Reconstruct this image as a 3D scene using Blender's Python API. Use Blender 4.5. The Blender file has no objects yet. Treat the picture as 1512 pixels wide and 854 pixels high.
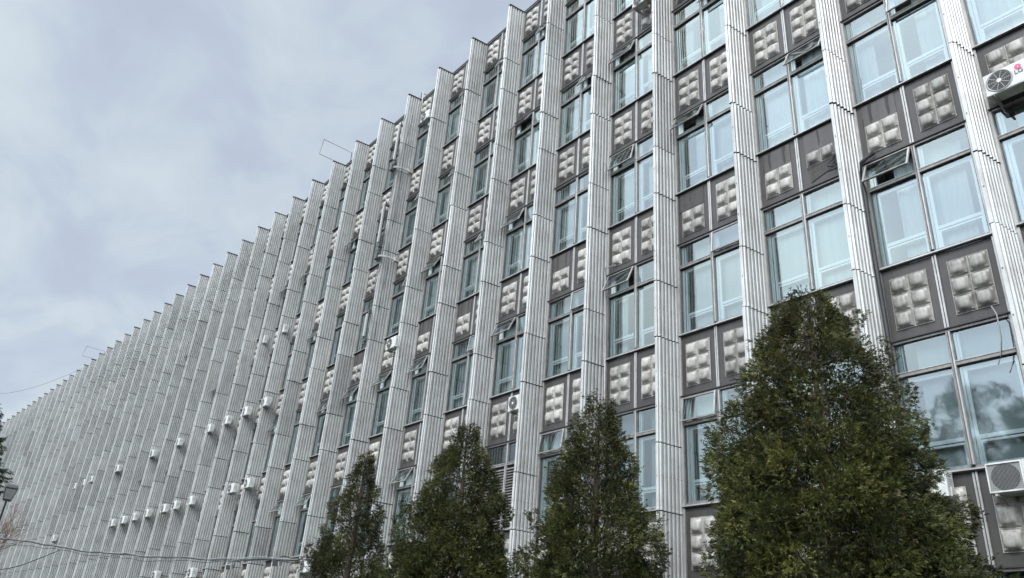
import bpy, math, random
import numpy as np
from mathutils import Vector, Matrix
random.seed(7); rng = np.random.default_rng(7)
C = bpy.context.scene.collection
PI = math.pi

# ------------------------------------------------------------------ camera
CAMX, CAMY, CAMZ = 6.294, -16.664, 1.6
F_PX, YAW, PITCH, ROLL = 1152.77, 0.9184, 0.4589, 0.0820
def basis():
    cy, sy, cp, sp, cr, sr = math.cos(YAW), math.sin(YAW), math.cos(PITCH), math.sin(PITCH), math.cos(ROLL), math.sin(ROLL)
    f = Vector((-sy*cp, cy*cp, sp)); r0 = Vector((cy, sy, 0)); u0 = r0.cross(f)
    return cr*r0+sr*u0, -sr*r0+cr*u0, f
RR, UU, FF = basis()
CAM = Vector((CAMX, CAMY, CAMZ))
cd = bpy.data.cameras.new('camera'); cam = bpy.data.objects.new('camera', cd); C.objects.link(cam)
cd.sensor_width = 36; cd.lens = F_PX/1512*36; cd.clip_start = .1; cd.clip_end = 3000
m = Matrix((RR, UU, -FF)).transposed().to_4x4(); m.translation = CAM
cam.matrix_world = m
bpy.context.scene.camera = cam
def ray(px, py): return (FF + RR*((px-756)/F_PX) - UU*((py-427)/F_PX))

# facade line: straight near, a faint bend far away
W = 3.0; FL = 4.896; SP = 1.905; R0 = 15.75; TOP = R0+3*FL; TR = 0.789
def fac(b):
    if b <= 13: return Vector((-W*b, 0, 0))
    t = (b-13)/30
    return Vector((-W*(b-0.83*t**1.3), -3.65*t**1.55, 0))
def fang(b):
    d = fac(b-.25)-fac(b+.25); return math.atan2(d.y, d.x)
def fmat(b, z=0):
    p = fac(b); return Matrix.Translation((p.x, p.y, z)) @ Matrix.Rotation(fang(b), 4, 'Z')
def hit(px, py, off):            # where a sight line meets the surface 'off' metres before the facade
    d = ray(px, py); y = 0
    for _ in range(12):
        t = (y-off-CAM.y)/d.y; P = CAM+d*t
        lo, hi = -9., 70.
        for _ in range(40):
            mid = (lo+hi)/2
            if fac(mid).x > P.x: lo = mid
            else: hi = mid
        y = fac(lo).y
    return P, lo

# ------------------------------------------------------------------ materials
def nm(name):
    mt = bpy.data.materials.new(name); mt.use_nodes = True
    nt = mt.node_tree; return mt, nt, nt.nodes['Principled BSDF']
def N(nt, t, **k):
    n = nt.nodes.new(t)
    for a, v in k.items(): setattr(n, a, v)
    return n
def noise(nt, vec, scale, detail=4, rough=.6, xyz=None):
    if xyz:
        mp = N(nt, 'ShaderNodeMapping'); mp.inputs['Scale'].default_value = xyz; nt.links.new(vec, mp.inputs[0]); vec = mp.outputs[0]
    n = N(nt, 'ShaderNodeTexNoise'); n.inputs['Scale'].default_value = scale; n.inputs['Detail'].default_value = detail
    n.inputs['Roughness'].default_value = rough; nt.links.new(vec, n.inputs['Vector']); return n.outputs['Fac']
def ramp(nt, fac_, stops):
    r = N(nt, 'ShaderNodeValToRGB'); e = r.color_ramp.elements
    while len(e) < len(stops): e.new(.5)
    for q, (p, c) in zip(e, stops): q.position = p; q.color = (*c, 1) if len(c) == 3 else c
    nt.links.new(fac_, r.inputs[0]); return r.outputs[0]
def mixc(nt, a, b, f, mode='MIX'):
    x = N(nt, 'ShaderNodeMix', data_type='RGBA', blend_type=mode)
    for i, v in ((0, f), (6, a), (7, b)):
        if hasattr(v, 'is_output'): nt.links.new(v, x.inputs[i])
        elif i == 0: x.inputs[0].default_value = v
        else: x.inputs[i].default_value = (*v, 1)
    return x.outputs[2]
def worn(name, base, dirt, rough=.5, metal=0., amt=.5, sc=2.2, streak=True, attr=False, bump=0.):
    mt, nt, p = nm(name)
    g = N(nt, 'ShaderNodeNewGeometry').outputs['Position']
    a = noise(nt, g, sc, 5, .65)
    s = noise(nt, g, 1.0, 4, .7, (9, 9, .35) if streak else (3, 3, 3))
    mul = N(nt, 'ShaderNodeMath', operation='MULTIPLY'); nt.links.new(a, mul.inputs[0]); nt.links.new(s, mul.inputs[1])
    f = ramp(nt, mul.outputs[0], [(.18, (0, 0, 0)), (.42, (amt, amt, amt))])
    col = mixc(nt, base, dirt, f)
    if attr:
        at = N(nt, 'ShaderNodeVertexColor', layer_name='tone'); col = mixc(nt, col, at.outputs[0], 1., 'MULTIPLY')
    nt.links.new(col, p.inputs['Base Color']); p.inputs['Roughness'].default_value = rough; p.inputs['Metallic'].default_value = metal
    if bump:
        b = N(nt, 'ShaderNodeBump'); b.inputs['Strength'].default_value = bump; b.inputs['Distance'].default_value = .02
        nt.links.new(noise(nt, g, 14, 4), b.inputs['Height']); nt.links.new(b.outputs[0], p.inputs['Normal'])
    return mt
M = {}
M['fin'] = worn('fin_cladding', (.45, .45, .435), (.22, .19, .165), .45, .2, .62, 1.6, attr=True)
M['alu'] = worn('grey_aluminium', (.40, .39, .37), (.16, .14, .125), .42, .35, .7, 3)
M['steel'] = worn('brown_grey_frame', (.22, .20, .185), (.07, .06, .055), .5, .2, .7, 4)
M['dark'] = worn('dark_gap', (.035, .033, .032), (.015, .015, .015), .8)
M['panel'] = worn('spandrel_brown', (.050, .044, .040), (.024, .021, .019), .6, 0, .7, 2.5, attr=True)
M['board'] = worn('exposed_board', (.065, .06, .054), (.03, .027, .025), .9, 0, .9, 7, bump=.4)
M['tile'] = worn('relief_tile', (.40, .38, .345), (.15, .135, .115), .5, 0, .95, 5, attr=True, bump=.15)
M['white'] = worn('white_window_profile', (.86, .88, .88), (.74, .76, .76), .35, 0, .4, 3)
M['acw'] = worn('appliance_white', (.58, .58, .555), (.26, .24, .20), .45, 0, .8, 4)
M['acg'] = worn('appliance_grey', (.36, .35, .33), (.2, .19, .17), .5, 0, .5, 5)
M['blind'] = worn('pale_blind', (.60, .66, .65), (.50, .56, .55), .8, 0, .4, 2, attr=True)
M['curtain'] = worn('light_curtain', (.60, .65, .64), (.48, .53, .52), .85, 0, .5, 3, attr=True)
M['room'] = worn('room_plaster', (.68, .69, .66), (.55, .55, .53), .9)
M['concrete'] = worn('concrete', (.34, .33, .31), (.2, .19, .18), .85, 0, .6, 1.5)
M['cable'] = worn('black_cable', (.025, .025, .027), (.05, .05, .05), .6)
M['tie'] = worn('pale_wire', (.26, .26, .26), (.12, .12, .12), .5)
M['bark'] = worn('bark', (.10, .072, .052), (.05, .036, .028), .9, 0, .8, 6, bump=.5)
M['twig'] = worn('reddish_twig', (.20, .13, .10), (.10, .07, .055), .9, 0, .8, 6)
M['lampm'] = worn('lamp_metal', (.10, .095, .09), (.05, .05, .05), .5, .4)
M['lampg'] = worn('lamp_glass', (.5, .49, .46), (.35, .34, .3), .3)
M['logo'] = worn('pink_red', (.55, .04, .13), (.45, .04, .11), .4)
M['green'] = worn('green_print', (.02, .32, .24), (.02, .25, .2), .4)
M['ink'] = worn('grey_print', (.09, .09, .09), (.07, .07, .07), .5)
M['asphalt'] = worn('asphalt', (.055, .055, .057), (.03, .03, .03), .85, 0, .7, .8, False, bump=.3)
M['lawn'] = worn('lawn', (.055, .085, .028), (.10, .08, .04), .95, 0, .8, 2, False, bump=.8)
M['kerb'] = worn('kerb', (.33, .32, .30), (.2, .19, .18), .85)
def glass(name, tint, base, rough):
    mt, nt, p = nm(name); nt.nodes.remove(p)
    out = nt.nodes['Material Output']
    tr = N(nt, 'ShaderNodeBsdfTransparent'); tr.inputs[0].default_value = (*tint, 1)
    gl = N(nt, 'ShaderNodeBsdfGlossy'); gl.inputs['Roughness'].default_value = rough; gl.inputs['Color'].default_value = (.84, .915, .91, 1)
    fr = N(nt, 'ShaderNodeFresnel'); fr.inputs[0].default_value = 1.5
    ad = N(nt, 'ShaderNodeMath', operation='MULTIPLY_ADD'); ad.use_clamp = True; ad.inputs[1].default_value = 1.2; ad.inputs[2].default_value = base
    nt.links.new(fr.outputs[0], ad.inputs[0])
    g = N(nt, 'ShaderNodeNewGeometry').outputs['Position']
    b = N(nt, 'ShaderNodeBump'); b.inputs['Strength'].default_value = .05; b.inputs['Distance'].default_value = .02
    nt.links.new(noise(nt, g, 1.6, 2), b.inputs['Height']); nt.links.new(b.outputs[0], gl.inputs['Normal'])
    mx = N(nt, 'ShaderNodeMixShader'); nt.links.new(ad.outputs[0], mx.inputs[0]); nt.links.new(tr.outputs[0], mx.inputs[1]); nt.links.new(gl.outputs[0], mx.inputs[2])
    nt.links.new(mx.outputs[0], out.inputs[0]); return mt
M['glass'] = glass('window_glass', (.84, .92, .905), .12, .035)
M['vglass'] = glass('vent_glass', (.76, .86, .86), .12, .02)
def leafmat(name, dk, md, lt, br):
    mt, nt, p = nm(name)
    at = N(nt, 'ShaderNodeVertexColor', layer_name='tone')
    sx = N(nt, 'ShaderNodeSeparateColor'); nt.links.new(at.outputs[0], sx.inputs[0])
    col = ramp(nt, sx.outputs[0], [(0, dk), (.45, md), (1, lt)])
    f2 = ramp(nt, sx.outputs[1], [(.86, (0, 0, 0)), (1., (.9, .9, .9))])
    col = mixc(nt, col, br, f2)
    nt.links.new(col, p.inputs['Base Color']); p.inputs['Roughness'].default_value = .55
    p.inputs['Specular IOR Level'].default_value = .3
    tl = N(nt, 'ShaderNodeBsdfTranslucent'); nt.links.new(col, tl.inputs[0])
    mx = N(nt, 'ShaderNodeMixShader'); mx.inputs[0].default_value = .25
    nt.links.new(p.outputs[0], mx.inputs[1]); nt.links.new(tl.outputs[0], mx.inputs[2])
    nt.links.new(mx.outputs[0], nt.nodes['Material Output'].inputs[0]); return mt
M['thuja'] = leafmat('thuja_foliage', (.016, .020, .007), (.056, .064, .017), (.150, .148, .038), (.085, .060, .030))
M['spruce'] = leafmat('spruce_foliage', (.012, .024, .014), (.025, .045, .024), (.05, .075, .035), (.06, .04, .02))

# ------------------------------------------------------------------ mesh builder
class MB:
    def __init__(s): s.v = []; s.f = []; s.m = []; s.t = []; s.mats = []; s.sm = []
    def mi(s, mat):
        if mat not in s.mats: s.mats.append(mat)
        return s.mats.index(mat)
    def poly(s, pts, mat, tone=1., smooth=False):
        n = len(s.v); s.v += [tuple(p) for p in pts]; s.f.append(tuple(range(n, n+len(pts)))); s.m.append(s.mi(mat)); s.t.append(tone); s.sm.append(smooth)
    def mesh(s, verts, faces, mat, tone=1., smooth=False):
        n = len(s.v); s.v += [tuple(p) for p in verts]; k = s.mi(mat)
        for f in faces: s.f.append(tuple(i+n for i in f)); s.m.append(k); s.t.append(tone); s.sm.append(smooth)
    def box(s, a, b, mat, tone=1.):
        x0, y0, z0 = a; x1, y1, z1 = b
        v = [(x0,y0,z0),(x1,y0,z0),(x1,y1,z0),(x0,y1,z0),(x0,y0,z1),(x1,y0,z1),(x1,y1,z1),(x0,y1,z1)]
        s.mesh(v, [(0,3,2,1),(4,5,6,7),(0,1,5,4),(1,2,6,5),(2,3,7,6),(3,0,4,7)], mat, tone)
    def bbox(s, a, b, mat, c=.012, tone=1.):          # box with chamfered vertical front edges
        x0, y0, z0 = a; x1, y1, z1 = b
        pr = [(x0+c,y0),(x1-c,y0),(x1,y0+c),(x1,y1),(x0,y1),(x0,y0+c)]
        s.prism(pr, z0+c, z1-c, mat, tone, cap=False)
        q = [(x0+2*c,y0+c),(x1-2*c,y0+c),(x1-c,y0+2*c),(x1-c,y1),(x0+c,y1),(x0+c,y0+2*c)]
        for zz, z2 in ((z1-c, z1), (z0+c, z0)):
            n = len(pr)
            for i in range(n):
                j = (i+1) % n; pts = [(*pr[i], zz), (*pr[j], zz), (*q[j], z2), (*q[i], z2)]
                s.poly(pts if z2 > zz else pts[::-1], mat, tone)
            cap = [(*p, z2) for p in q]; s.poly(cap if z2 > zz else cap[::-1], mat, tone)
    def prism(s, pr, z0, z1, mat, tone=1., cap=True, closed=True):
        n = len(pr); v = [(x, y, z0) for x, y in pr]+[(x, y, z1) for x, y in pr]
        fs = [(i, (i+1) % n, (i+1) % n+n, i+n) for i in range(n if closed else n-1)]
        if cap: fs += [tuple(range(n))[::-1], tuple(range(n, 2*n))]
        s.mesh(v, fs, mat, tone)
    def tube(s, pts, r, mat, n=6, tone=1., cap=True):
        pts = [Vector(p) for p in pts]; rs = r if isinstance(r, (list, tuple)) else [r]*len(pts)
        v = []; fs = []
        up = Vector((0, 0, 1))
        for i, p in enumerate(pts):
            d = (pts[min(i+1, len(pts)-1)]-pts[max(i-1, 0)]).normalized()
            a = d.cross(up if abs(d.z) < .95 else Vector((1, 0, 0))).normalized(); b = d.cross(a)
            for k in range(n):
                q = 2*PI*k/n; v.append(p+(a*math.cos(q)+b*math.sin(q))*rs[i])
        for i in range(len(pts)-1):
            for k in range(n):
                k2 = (k+1) % n; fs.append((i*n+k, i*n+k2, (i+1)*n+k2, (i+1)*n+k))
        if cap: fs += [tuple(range(n)), tuple(range((len(pts)-1)*n, len(pts)*n))[::-1]]
        s.mesh(v, fs, mat, tone, True)
    def add(s, o, mat4=None):
        n = len(s.v); mp = [s.mi(x) for x in o.mats]
        s.v += [tuple(mat4 @ Vector(p)) for p in o.v] if mat4 else o.v
        s.f += [tuple(i+n for i in f) for f in o.f]; s.m += [mp[i] for i in o.m]; s.t += o.t; s.sm += o.sm
    def data(s, name):
        me = bpy.data.meshes.new(name); me.from_pydata(s.v, [], s.f)
        for k in s.mats: me.materials.append(M[k])
        me.polygons.foreach_set('material_index', s.m); me.polygons.foreach_set('use_smooth', s.sm)
        ca = me.color_attributes.new('tone', 'FLOAT_COLOR', 'CORNER')
        tot = np.fromiter((len(f) for f in s.f), int, len(s.f)); t = np.repeat(np.array(s.t, float), tot)
        ca.data.foreach_set('color', np.stack([t, t*.995, t*.985, np.ones_like(t)], 1).ravel().astype(np.float32))
        me.update(); return me
def link(name, data, parent=None, mat=None):
    o = bpy.data.objects.new(name, data); C.objects.link(o)
    if parent is not None: o.parent = parent
    if mat is not None: o.matrix_local = mat
    return o
def tag(o, label=None, cat=None, group=None, kind=None):
    for k, v in (('label', label), ('category', cat), ('group', group), ('kind', kind)):
        if v: o[k] = v
    return o
def empty(name, loc=(0, 0, 0), rz=0):
    o = bpy.data.objects.new(name, None); C.objects.link(o); o.location = loc; o.rotation_euler = (0, 0, rz); o.empty_display_size = .3; return o

# ------------------------------------------------------------------ setting
b = MB()
b.mesh([(-1500,-1500,0),(1500,-1500,0),(1500,1500,0),(-1500,1500,0)], [(0,1,2,3)], 'asphalt'); tag(link('ground', b.data('ground')), kind='structure')
b = MB(); b.mesh([(-150,-9.4,.06),(40,-9.4,.06),(40,-1.6,.06),(-150,-1.6,.06)], [(0,1,2,3)], 'lawn'); tag(link('lawn', b.data('lawn')), kind='structure')
b = MB(); b.box((-150,-9.55,0),(40,-9.40,.13),'kerb'); tag(link('kerb', b.data('kerb')), kind='structure')

# ------------------------------------------------------------------ the building
bld = empty('institute_building')
tag(bld, 'long office building of grey ribbed fins, dark spandrels and teal windows', 'building')
BMIN, BMAX = -8, 54
# body
b = MB()
for k in range(BMIN, BMAX):
    mt = fmat(k)
    q = MB()
    q.box((-1.52, 3.0, 0), (1.52, 3.2, TOP-.1), 'room')                      # back wall of the rooms
    for r in range(-3, 4):
        zt = R0-r*FL
        zb = zt-SP if r < 3 else .02
        q.box((-1.5, .42, zb+.05), (1.5, .62, zt-.03), 'concrete')            # parapet walls behind the spandrels
        q.box((-1.52, .62, zt-1.35 if r < 3 else .3), (1.52, 4.5, zt-1.05 if r < 3 else .5), 'room')
    q.box((-1.73, .25, 0), (-1.27, .55, TOP-.06), 'concrete')
    if k % 2 == 0: q.box((-1.58, .55, 0), (-1.42, 4.5, TOP-.1), 'room')
    q.box((-1.52, .05, TOP-.05), (1.52, 14, TOP-.012), 'concrete')
    q.box((-1.52, 13.8, 0), (1.52, 14, TOP-.05), 'concrete')
    b.add(q, mt)
e = fmat(BMIN-.5); q = MB(); q.box((-.1, 0, 0), (.1, 14, TOP-.02), 'concrete'); b.add(q, e)
link('wall', b.data('wall'), bld)
b = MB()                                                                     # dark roof edge strip
for k in range(BMIN, BMAX):
    q = MB(); q.box((-1.34, -.06, TOP-.01), (1.34, .10, TOP+.05), 'dark'); q.box((-1.31, -.035, TOP-.07), (1.31, 0.05, TOP-.01), 'steel'); b.add(q, fmat(k))
link('parapet_cap', b.data('parapet_cap'), bld)

# fins ------------------------------------------------------------
def fin_profile(q=1.):
    pr = [(-.19, -.03), (0, -.845), (.012, -.86), (.078, -.86)]               # hidden side, outer corner, front face
    n = 6; P0 = Vector((.092, -.85)); P1 = Vector((.185, -.03)); d = (P1-P0)/n; out = Vector((.042*q, 0))
    for i in range(n):
        a = P0+d*i
        for t, o in ((0, 0), (.17, 0), (.19, -.6), (.31, -.6), (.34, .1), (.44, 1), (.86, .96), (.97, 0)):
            p = a+d*t+out*o; pr.append((p.x, p.y))
    pr.append((P1.x, P1.y)); return pr
PROF_NEAR = fin_profile()
PROF_MID = fin_profile(.75); PROF_FAR = fin_profile(.52); PROF = PROF_NEAR
def fin_z():
    js = [TOP-.02]
    for r in range(-3, 4):
        zt = R0-r*FL-.25
        if zt < TOP-1: js.append(zt)
        if zt-3.09 > .5: js.append(zt-3.09)
    return js+[.15]
FZ = fin_z()
def make_fin(k, detail):
    b = MB(); PROF = PROF_NEAR if k < 19 else (PROF_MID if k < 29 else PROF_FAR)
    b.prism([(-.16, -.05), (.01, -.80), (.055, -.80), (.12, -.05)], .1, TOP-.05, 'dark')
    # recessed flat strips beside the glazing, plus the window-side jamb
    for z1, z0 in zip(FZ[:-1], FZ[1:]):
        tn = 1+rng.normal(0, .055)
        if k > 14: tn = 1+rng.normal(0, .05)
        if random.random() < .05: tn *= .84
        dx, dy = rng.normal(0, .007), rng.normal(0, .010); sc = 1+rng.normal(0, .006)
        g = .014
        pr = [(x*sc+dx, y*sc+dy) for x, y in PROF]
        # lower lip of each sheet stands a little proud, giving the saw-tooth joint line
        n = len(pr)
        lip = [(x*1.03+(.004 if x > .1 else -.004), y*1.008) for x, y in pr]
        v = [(x, y, z0+g) for x, y in lip]+[(x, y, z0+g+.05) for x, y in lip]+[(x, y, z0+g+.06) for x, y in pr]+[(x, y, z1-g) for x, y in pr]
        for L in range(3):
            b.mesh([v[L*n+i] for i in range(n)]+[v[(L+1)*n+i] for i in range(n)], [(i, i+1, i+1+n, i+n) for i in range(n-1)], 'fin', tn*(.93 if L == 0 else 1))
        b.mesh(v[3*n:], [tuple(range(n))], 'fin', tn); b.mesh(v[:n], [tuple(range(n))[::-1]], 'dark', .6)
        b.poly([lip[0]+(z0+g,), lip[-1]+(z0+g,), lip[-1]+(z0+g,), lip[0]+(z0+g,)], 'dark') if 0 else None
        if detail:
            h = z1-z0
            for f in ((.5,) if h < 2.2 else (.33, .66)):
                zz = z0+h*f
                for i in range(6):
                    t = (i+.65)/6; x = .092+.093*t+.04; y = -.85+.82*t
                    b.box((x*sc+dx-.004, y-.009, zz-.011), (x*sc+dx+.005, y+.009, zz+.011), 'dark')
                b.box((.04, -.868+dy, zz-.012), (.06, -.857+dy, zz+.012), 'dark')
    for sx in (-1, 1):
        b.box((sx*.235-.042, -.035, .12), (sx*.235+.042, .2, TOP-.04), 'alu')
        b.box((sx*.193-.006, -.02, .12), (sx*.193+.006, .2, TOP-.05), 'dark')
    # dark cap
    b.prism([(x*1.06, y*1.015) for x, y in PROF[:4]]+[(.15, -.86), (.24, -.02)], TOP-.015, TOP+.035, 'dark')
    return b
for k in range(BMIN, BMAX):
    fb = make_fin(k, -2 <= k <= 16)
    f = link('facade_fin', fb.data('facade_fin'), bld, fmat(k+.5))
    if k == 8: f['label'] = 'grimy fin hung with cables and ring brackets'

# windows ---------------------------------------------------------
WH = FL-SP
def frame_mb():
    b = MB()
    zt = WH-TR
    for sx in (-1, 1): b.bbox((sx*1.235-.035, -.03, 0), (sx*1.235+.035, .12, WH), 'steel', .006)
    b.bbox((-.045, -.045, .06), (-.006, .12, WH-.05), 'steel', .006); b.bbox((.006, -.045, .06), (.045, .12, WH-.05), 'alu', .006)
    b.box((-.007, -.02, .06), (.007, .1, WH-.05), 'dark')
    for x0, x1 in ((-1.20, -.045), (.045, 1.20)):
        b.box((x0, -.035, zt-.045), (x1, .12, zt+.03), 'steel'); b.box((x0, -.05, zt+.032), (x1, -.01, zt+.05), 'alu')
        b.box((x0, -.02, zt-.06), (x1, .1, zt-.046), 'dark')
        b.box((x0, -.01, 0.003), (x1, .12, .05), 'steel')
    b.box((-1.20, -.035, WH-.055), (1.20, .12, WH-.003), 'steel'); b.box((-1.26, -.075, WH+.001), (1.26, .02, WH+.028), 'dark')
    b.box((-1.27, -.085, -.045), (1.27, .0, -.012), 'alu')                    # thin drip sill
    b.box((-1.26, -.06, -.070), (1.26, .0, -.047), 'dark')
    return b
def pane_mb(skip=()):
    b = MB(); zt = WH-TR
    for i, (x0, x1) in enumerate(((-1.20, -.045), (.045, 1.20))):
        for j, (z0, z1) in enumerate(((.05, zt-.045), (zt+.03, WH-.055))):
            if (i, j) in skip: continue
            tx, tz = rng.normal(0, .003, 2)
            b.poly([(x0, .03-tx-tz, z0), (x1, .03+tx-tz, z0), (x1, .03+tx+tz, z1), (x0, .03-tx+tz, z1)], 'glass' if j == 0 else 'vglass')
    return b
def inner_mb(openlow=None):
    b = MB(); zt = WH-TR; y0, y1 = .13, .20
    for x0, x1 in ((-1.20, -.02), (.02, 1.20)):
        if x0 < 0: fx0, fx1 = x0+.10, x1-.03
        else: fx0, fx1 = x0+.08, x1-.03
        w = .07
        b.box((x0, y0-.03, .05), (fx0-.01, y1+.02, WH-.05), 'white')        # side reveal
        b.box((fx0, y0, .05), (fx0+w, y1, zt-.05), 'white'); b.box((fx1-w, y0, .05), (fx1, y1, zt-.05), 'white')
        b.box((fx0+w, y0, .05), (fx1-w, y1, .05+w), 'white'); b.box((fx0+w, y0, zt-.05-w-.03), (fx1-w, y1, zt-.05), 'white')
        b.box((fx0+w, y0, .60), (fx1-w, y1, .68), 'white'); b.box((fx0+w, y0+.01, .53), (fx1-w, y1, .575), 'white')
        b.box((fx0+w, y0+.03, .576), (fx1-w, y1-.01, .60), 'dark', 1)
        b.box((fx0+w, y0+.01, .1), (fx0+w+.035, y1, .53), 'white'); b.box((fx1-w-.035, y0+.01, .1), (fx1-w, y1, .53), 'white')
        b.box((fx0, y0, zt-.02), (fx1, y1, zt+.035), 'white'); b.box((fx0, y0, zt+.035), (fx0+.04, y1, WH-.06), 'white')
    return b
def blind_mb(kind, seed):
    rs = random.Random(seed); b = MB(); zt = WH-.02; bt = rs.uniform(.42, .92)
    def slats(x0, x1, z0=.12):
        x = x0
        while x < x1:
            a = rs.uniform(.2, .5); w = .089
            b.poly([(x, .33-a*.05, z0), (x+w, .33+a*.05, z0), (x+w, .33+a*.05, zt), (x, .33-a*.05, zt)], 'blind', bt*(.9+rs.random()*.1)); x += .083
    def cloth(x0, x1, amp=.016, f=7):
        n = max(6, int((x1-x0)/.03)); ph = rs.random()*6
        for i in range(n):
            xa = x0+(x1-x0)*i/n; xb = x0+(x1-x0)*(i+1)/n
            ya = .36+amp*math.sin(xa*f*3+ph)+amp*.5*math.sin(xa*f*7.3+ph); yb = .36+amp*math.sin(xb*f*3+ph)+amp*.5*math.sin(xb*f*7.3+ph)
            b.poly([(xa, ya, .08), (xb, yb, .08), (xb, yb, zt), (xa, ya, zt)], 'curtain', bt, True)
    if kind == 0: slats(-1.18, -.05); slats(.05, 1.18)
    elif kind == 1: slats(-.85, -.05); slats(.05, 1.18)
    elif kind == 2: cloth(-1.0, -.1); cloth(.25, 1.15)
    elif kind == 3: cloth(-.70, -.05); cloth(.08, .9)
    elif kind == 4: cloth(-1.2, -.65); cloth(.5, 1.18)
    elif kind == 5: slats(-1.18, -.05); cloth(.3, 1.0)
    return b
def vent_mb(side):                     # a top-hung sash, origin on its hinge line
    b = MB(); h = TR-.09; w = 1.14; t = .045
    x0 = -w/2; x1 = w/2
    b.box((x0, -.02, -h), (x0+t, .02, 0), 'alu'); b.box((x1-t, -.02, -h), (x1, .02, 0), 'alu')
    b.box((x0+t, -.02, -h), (x1-t, .02, -h+t), 'steel'); b.box((x0+t, -.02, -t), (x1-t, .02, 0), 'steel')
    b.poly([(x0+t, 0, -h+t), (x1-t, 0, -h+t), (x1-t, 0, -t), (x0+t, 0, -t)], 'vglass')
    return b
def louvre_mb():
    b = MB(); zt = WH-TR-.06
    z = .1
    while z < zt-.05:
        b.mesh([(-1.2, -.05, z), (1.2, -.05, z), (1.2, .03, z+.07), (-1.2, .03, z+.07), (-1.2, -.05, z-.01), (1.2, -.05, z-.01), (1.2, .03, z+.06), (-1.2, .03, z+.06)],
               [(0,1,2,3), (4,7,6,5), (0,4,5,1)], 'steel'); z += .095
    b.box((-.03, -.07, .05), (.03, -.04, zt), 'alu'); b.box((-1.2, .05, .05), (1.2, .08, zt), 'dark')
    return b
FRAME = frame_mb(); FRAME_D = FRAME.data('window_frame')
PANES = {}
def panes(skip, v):
    key = (tuple(sorted(skip)), v)
    if key not in PANES: PANES[key] = pane_mb(skip)
    return PANES[key]
INNER = inner_mb(); INNER_D = INNER.data('inner_sash')
BL = [blind_mb(k, k*11+s) for k in range(5+1) for s in range(5)]
VENT = {s: vent_mb(s) for s in (0, 1)}; VENT_D = VENT[0].data('vent_sash')
LOUV = louvre_mb()
DCACHE = {}
def dat(mb, name):
    if id(mb) not in DCACHE: DCACHE[id(mb)] = mb.data(name)
    return DCACHE[id(mb)]
# which top lights stand open: (bay, row of the spandrel above) -> {side: degrees}
OPEN = {(0,0):{0:38}, (0,-1):{1:22}, (0,-2):{1:35}, (1,-1):{1:40}, (1,-2):{1:30}, (2,-1):{0:42}, (2,-2):{1:30}, (2,0):{1:9}, (2,1):{0:10}, (3,-2):{0:32}, (3,-1):{0:20},
        (3,0):{0:36}, (4,1):{0:12}, (4,-2):{1:35}, (4,0):{1:7}, (5,-3):{1:32}, (5,-2):{0:48}, (5,0):{0:40}, (5,-1):{0:34}, (6,-3):{1:32}, (6,-1):{1:40}, (6,0):{1:12},
        (7,-3):{1:30}, (7,-1):{0:40}, (7,-2):{1:30}, (8,-2):{1:30}, (8,0):{0:42}, (8,-1):{1:25}, (9,-3):{1:20}, (9,0):{0:42}, (10,-2):{0:45}, (10,0):{0:20}, (10,1):{0:42}, (11,1):{0:42},
        (11,-1):{0:30}, (12,-2):{0:42}, (9,1):{0:10}, (12,0):{0:34}}
KIND = {(0,0):3, (0,-1):4, (0,1):1, (0,2):0, (1,0):0, (1,-1):2, (1,1):0, (2,-1):3, (2,0):1, (2,1):2, (2,-2):4, (3,-1):2, (3,0):4, (3,-2):2}
wins = []
for k in range(BMIN, BMAX):
    for r in range(-3, 3):
        op = OPEN.get((k, r))
        if op is None:
            rr_ = random.random(); op = {0: random.choice((10, 30, 42))} if rr_ < .13 and k > 5 else ({1: random.choice((10, 30))} if rr_ < .22 and k > 5 else {})
        wins.append((k, r, op))
def seen_rank(k, r): return k if k >= -1 else 100+abs(k)
wins.sort(key=lambda w: seen_rank(w[0], w[1]))
rest = MB()
for i, (k, r, op) in enumerate(wins):
    mt = fmat(k, R0-(r+1)*FL)
    rs = random.Random(k*31+r*7+5)
    kd = KIND.get((k, r), rs.choice((0, 0, 1, 1, 2, 3, 3, 4, 5, 5))); bl = BL[kd*5+rs.randint(0, 4)]
    skip = [(s, 1) for s in op]; louv = (k == 5 and r == 1)
    if louv: skip += [(0, 0), (1, 0)]
    pn = panes(skip, rs.randint(0, 4))
    tw = 1.15
    if i < 100:
        w = link('window', FRAME_D, bld, mt)
        if louv: w['label'] = 'window with brown louvres under its top lights'
        elif 0 in op and op[0] > 20: w['label'] = 'window with its left top light swung open'
        elif 1 in op and op[1] > 20: w['label'] = 'window with its right top light swung open'
        link('glass_pane', dat(pn, 'glass_pane'), w)
        if louv: link('louvre', dat(LOUV, 'louvre'), w)
        else:
            link('inner_sash', INNER_D, w)
            link('curtain' if kd in (2, 3, 4) else 'vertical_blind', dat(bl, 'blind'), w)
        for s, a in op.items():
            link('vent_sash', VENT_D, w, Matrix.Translation(((-.622, .622)[s], -.055, WH-.05)) @ Matrix.Rotation(-math.radians(a*.66), 4, 'X'))
    else:
        rest.add(FRAME, mt); rest.add(pn, mt); rest.add(bl, mt)
        if k < 24: rest.add(INNER, mt)
        for s, a in op.items(): rest.add(VENT[0], mt @ Matrix.Translation(((-.622, .622)[s], -.055, WH-.05)) @ Matrix.Rotation(-math.radians(a*.66), 4, 'X'))
o = link('window', rest.data('window_rest'), bld); o['kind'] = 'stuff'

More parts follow.
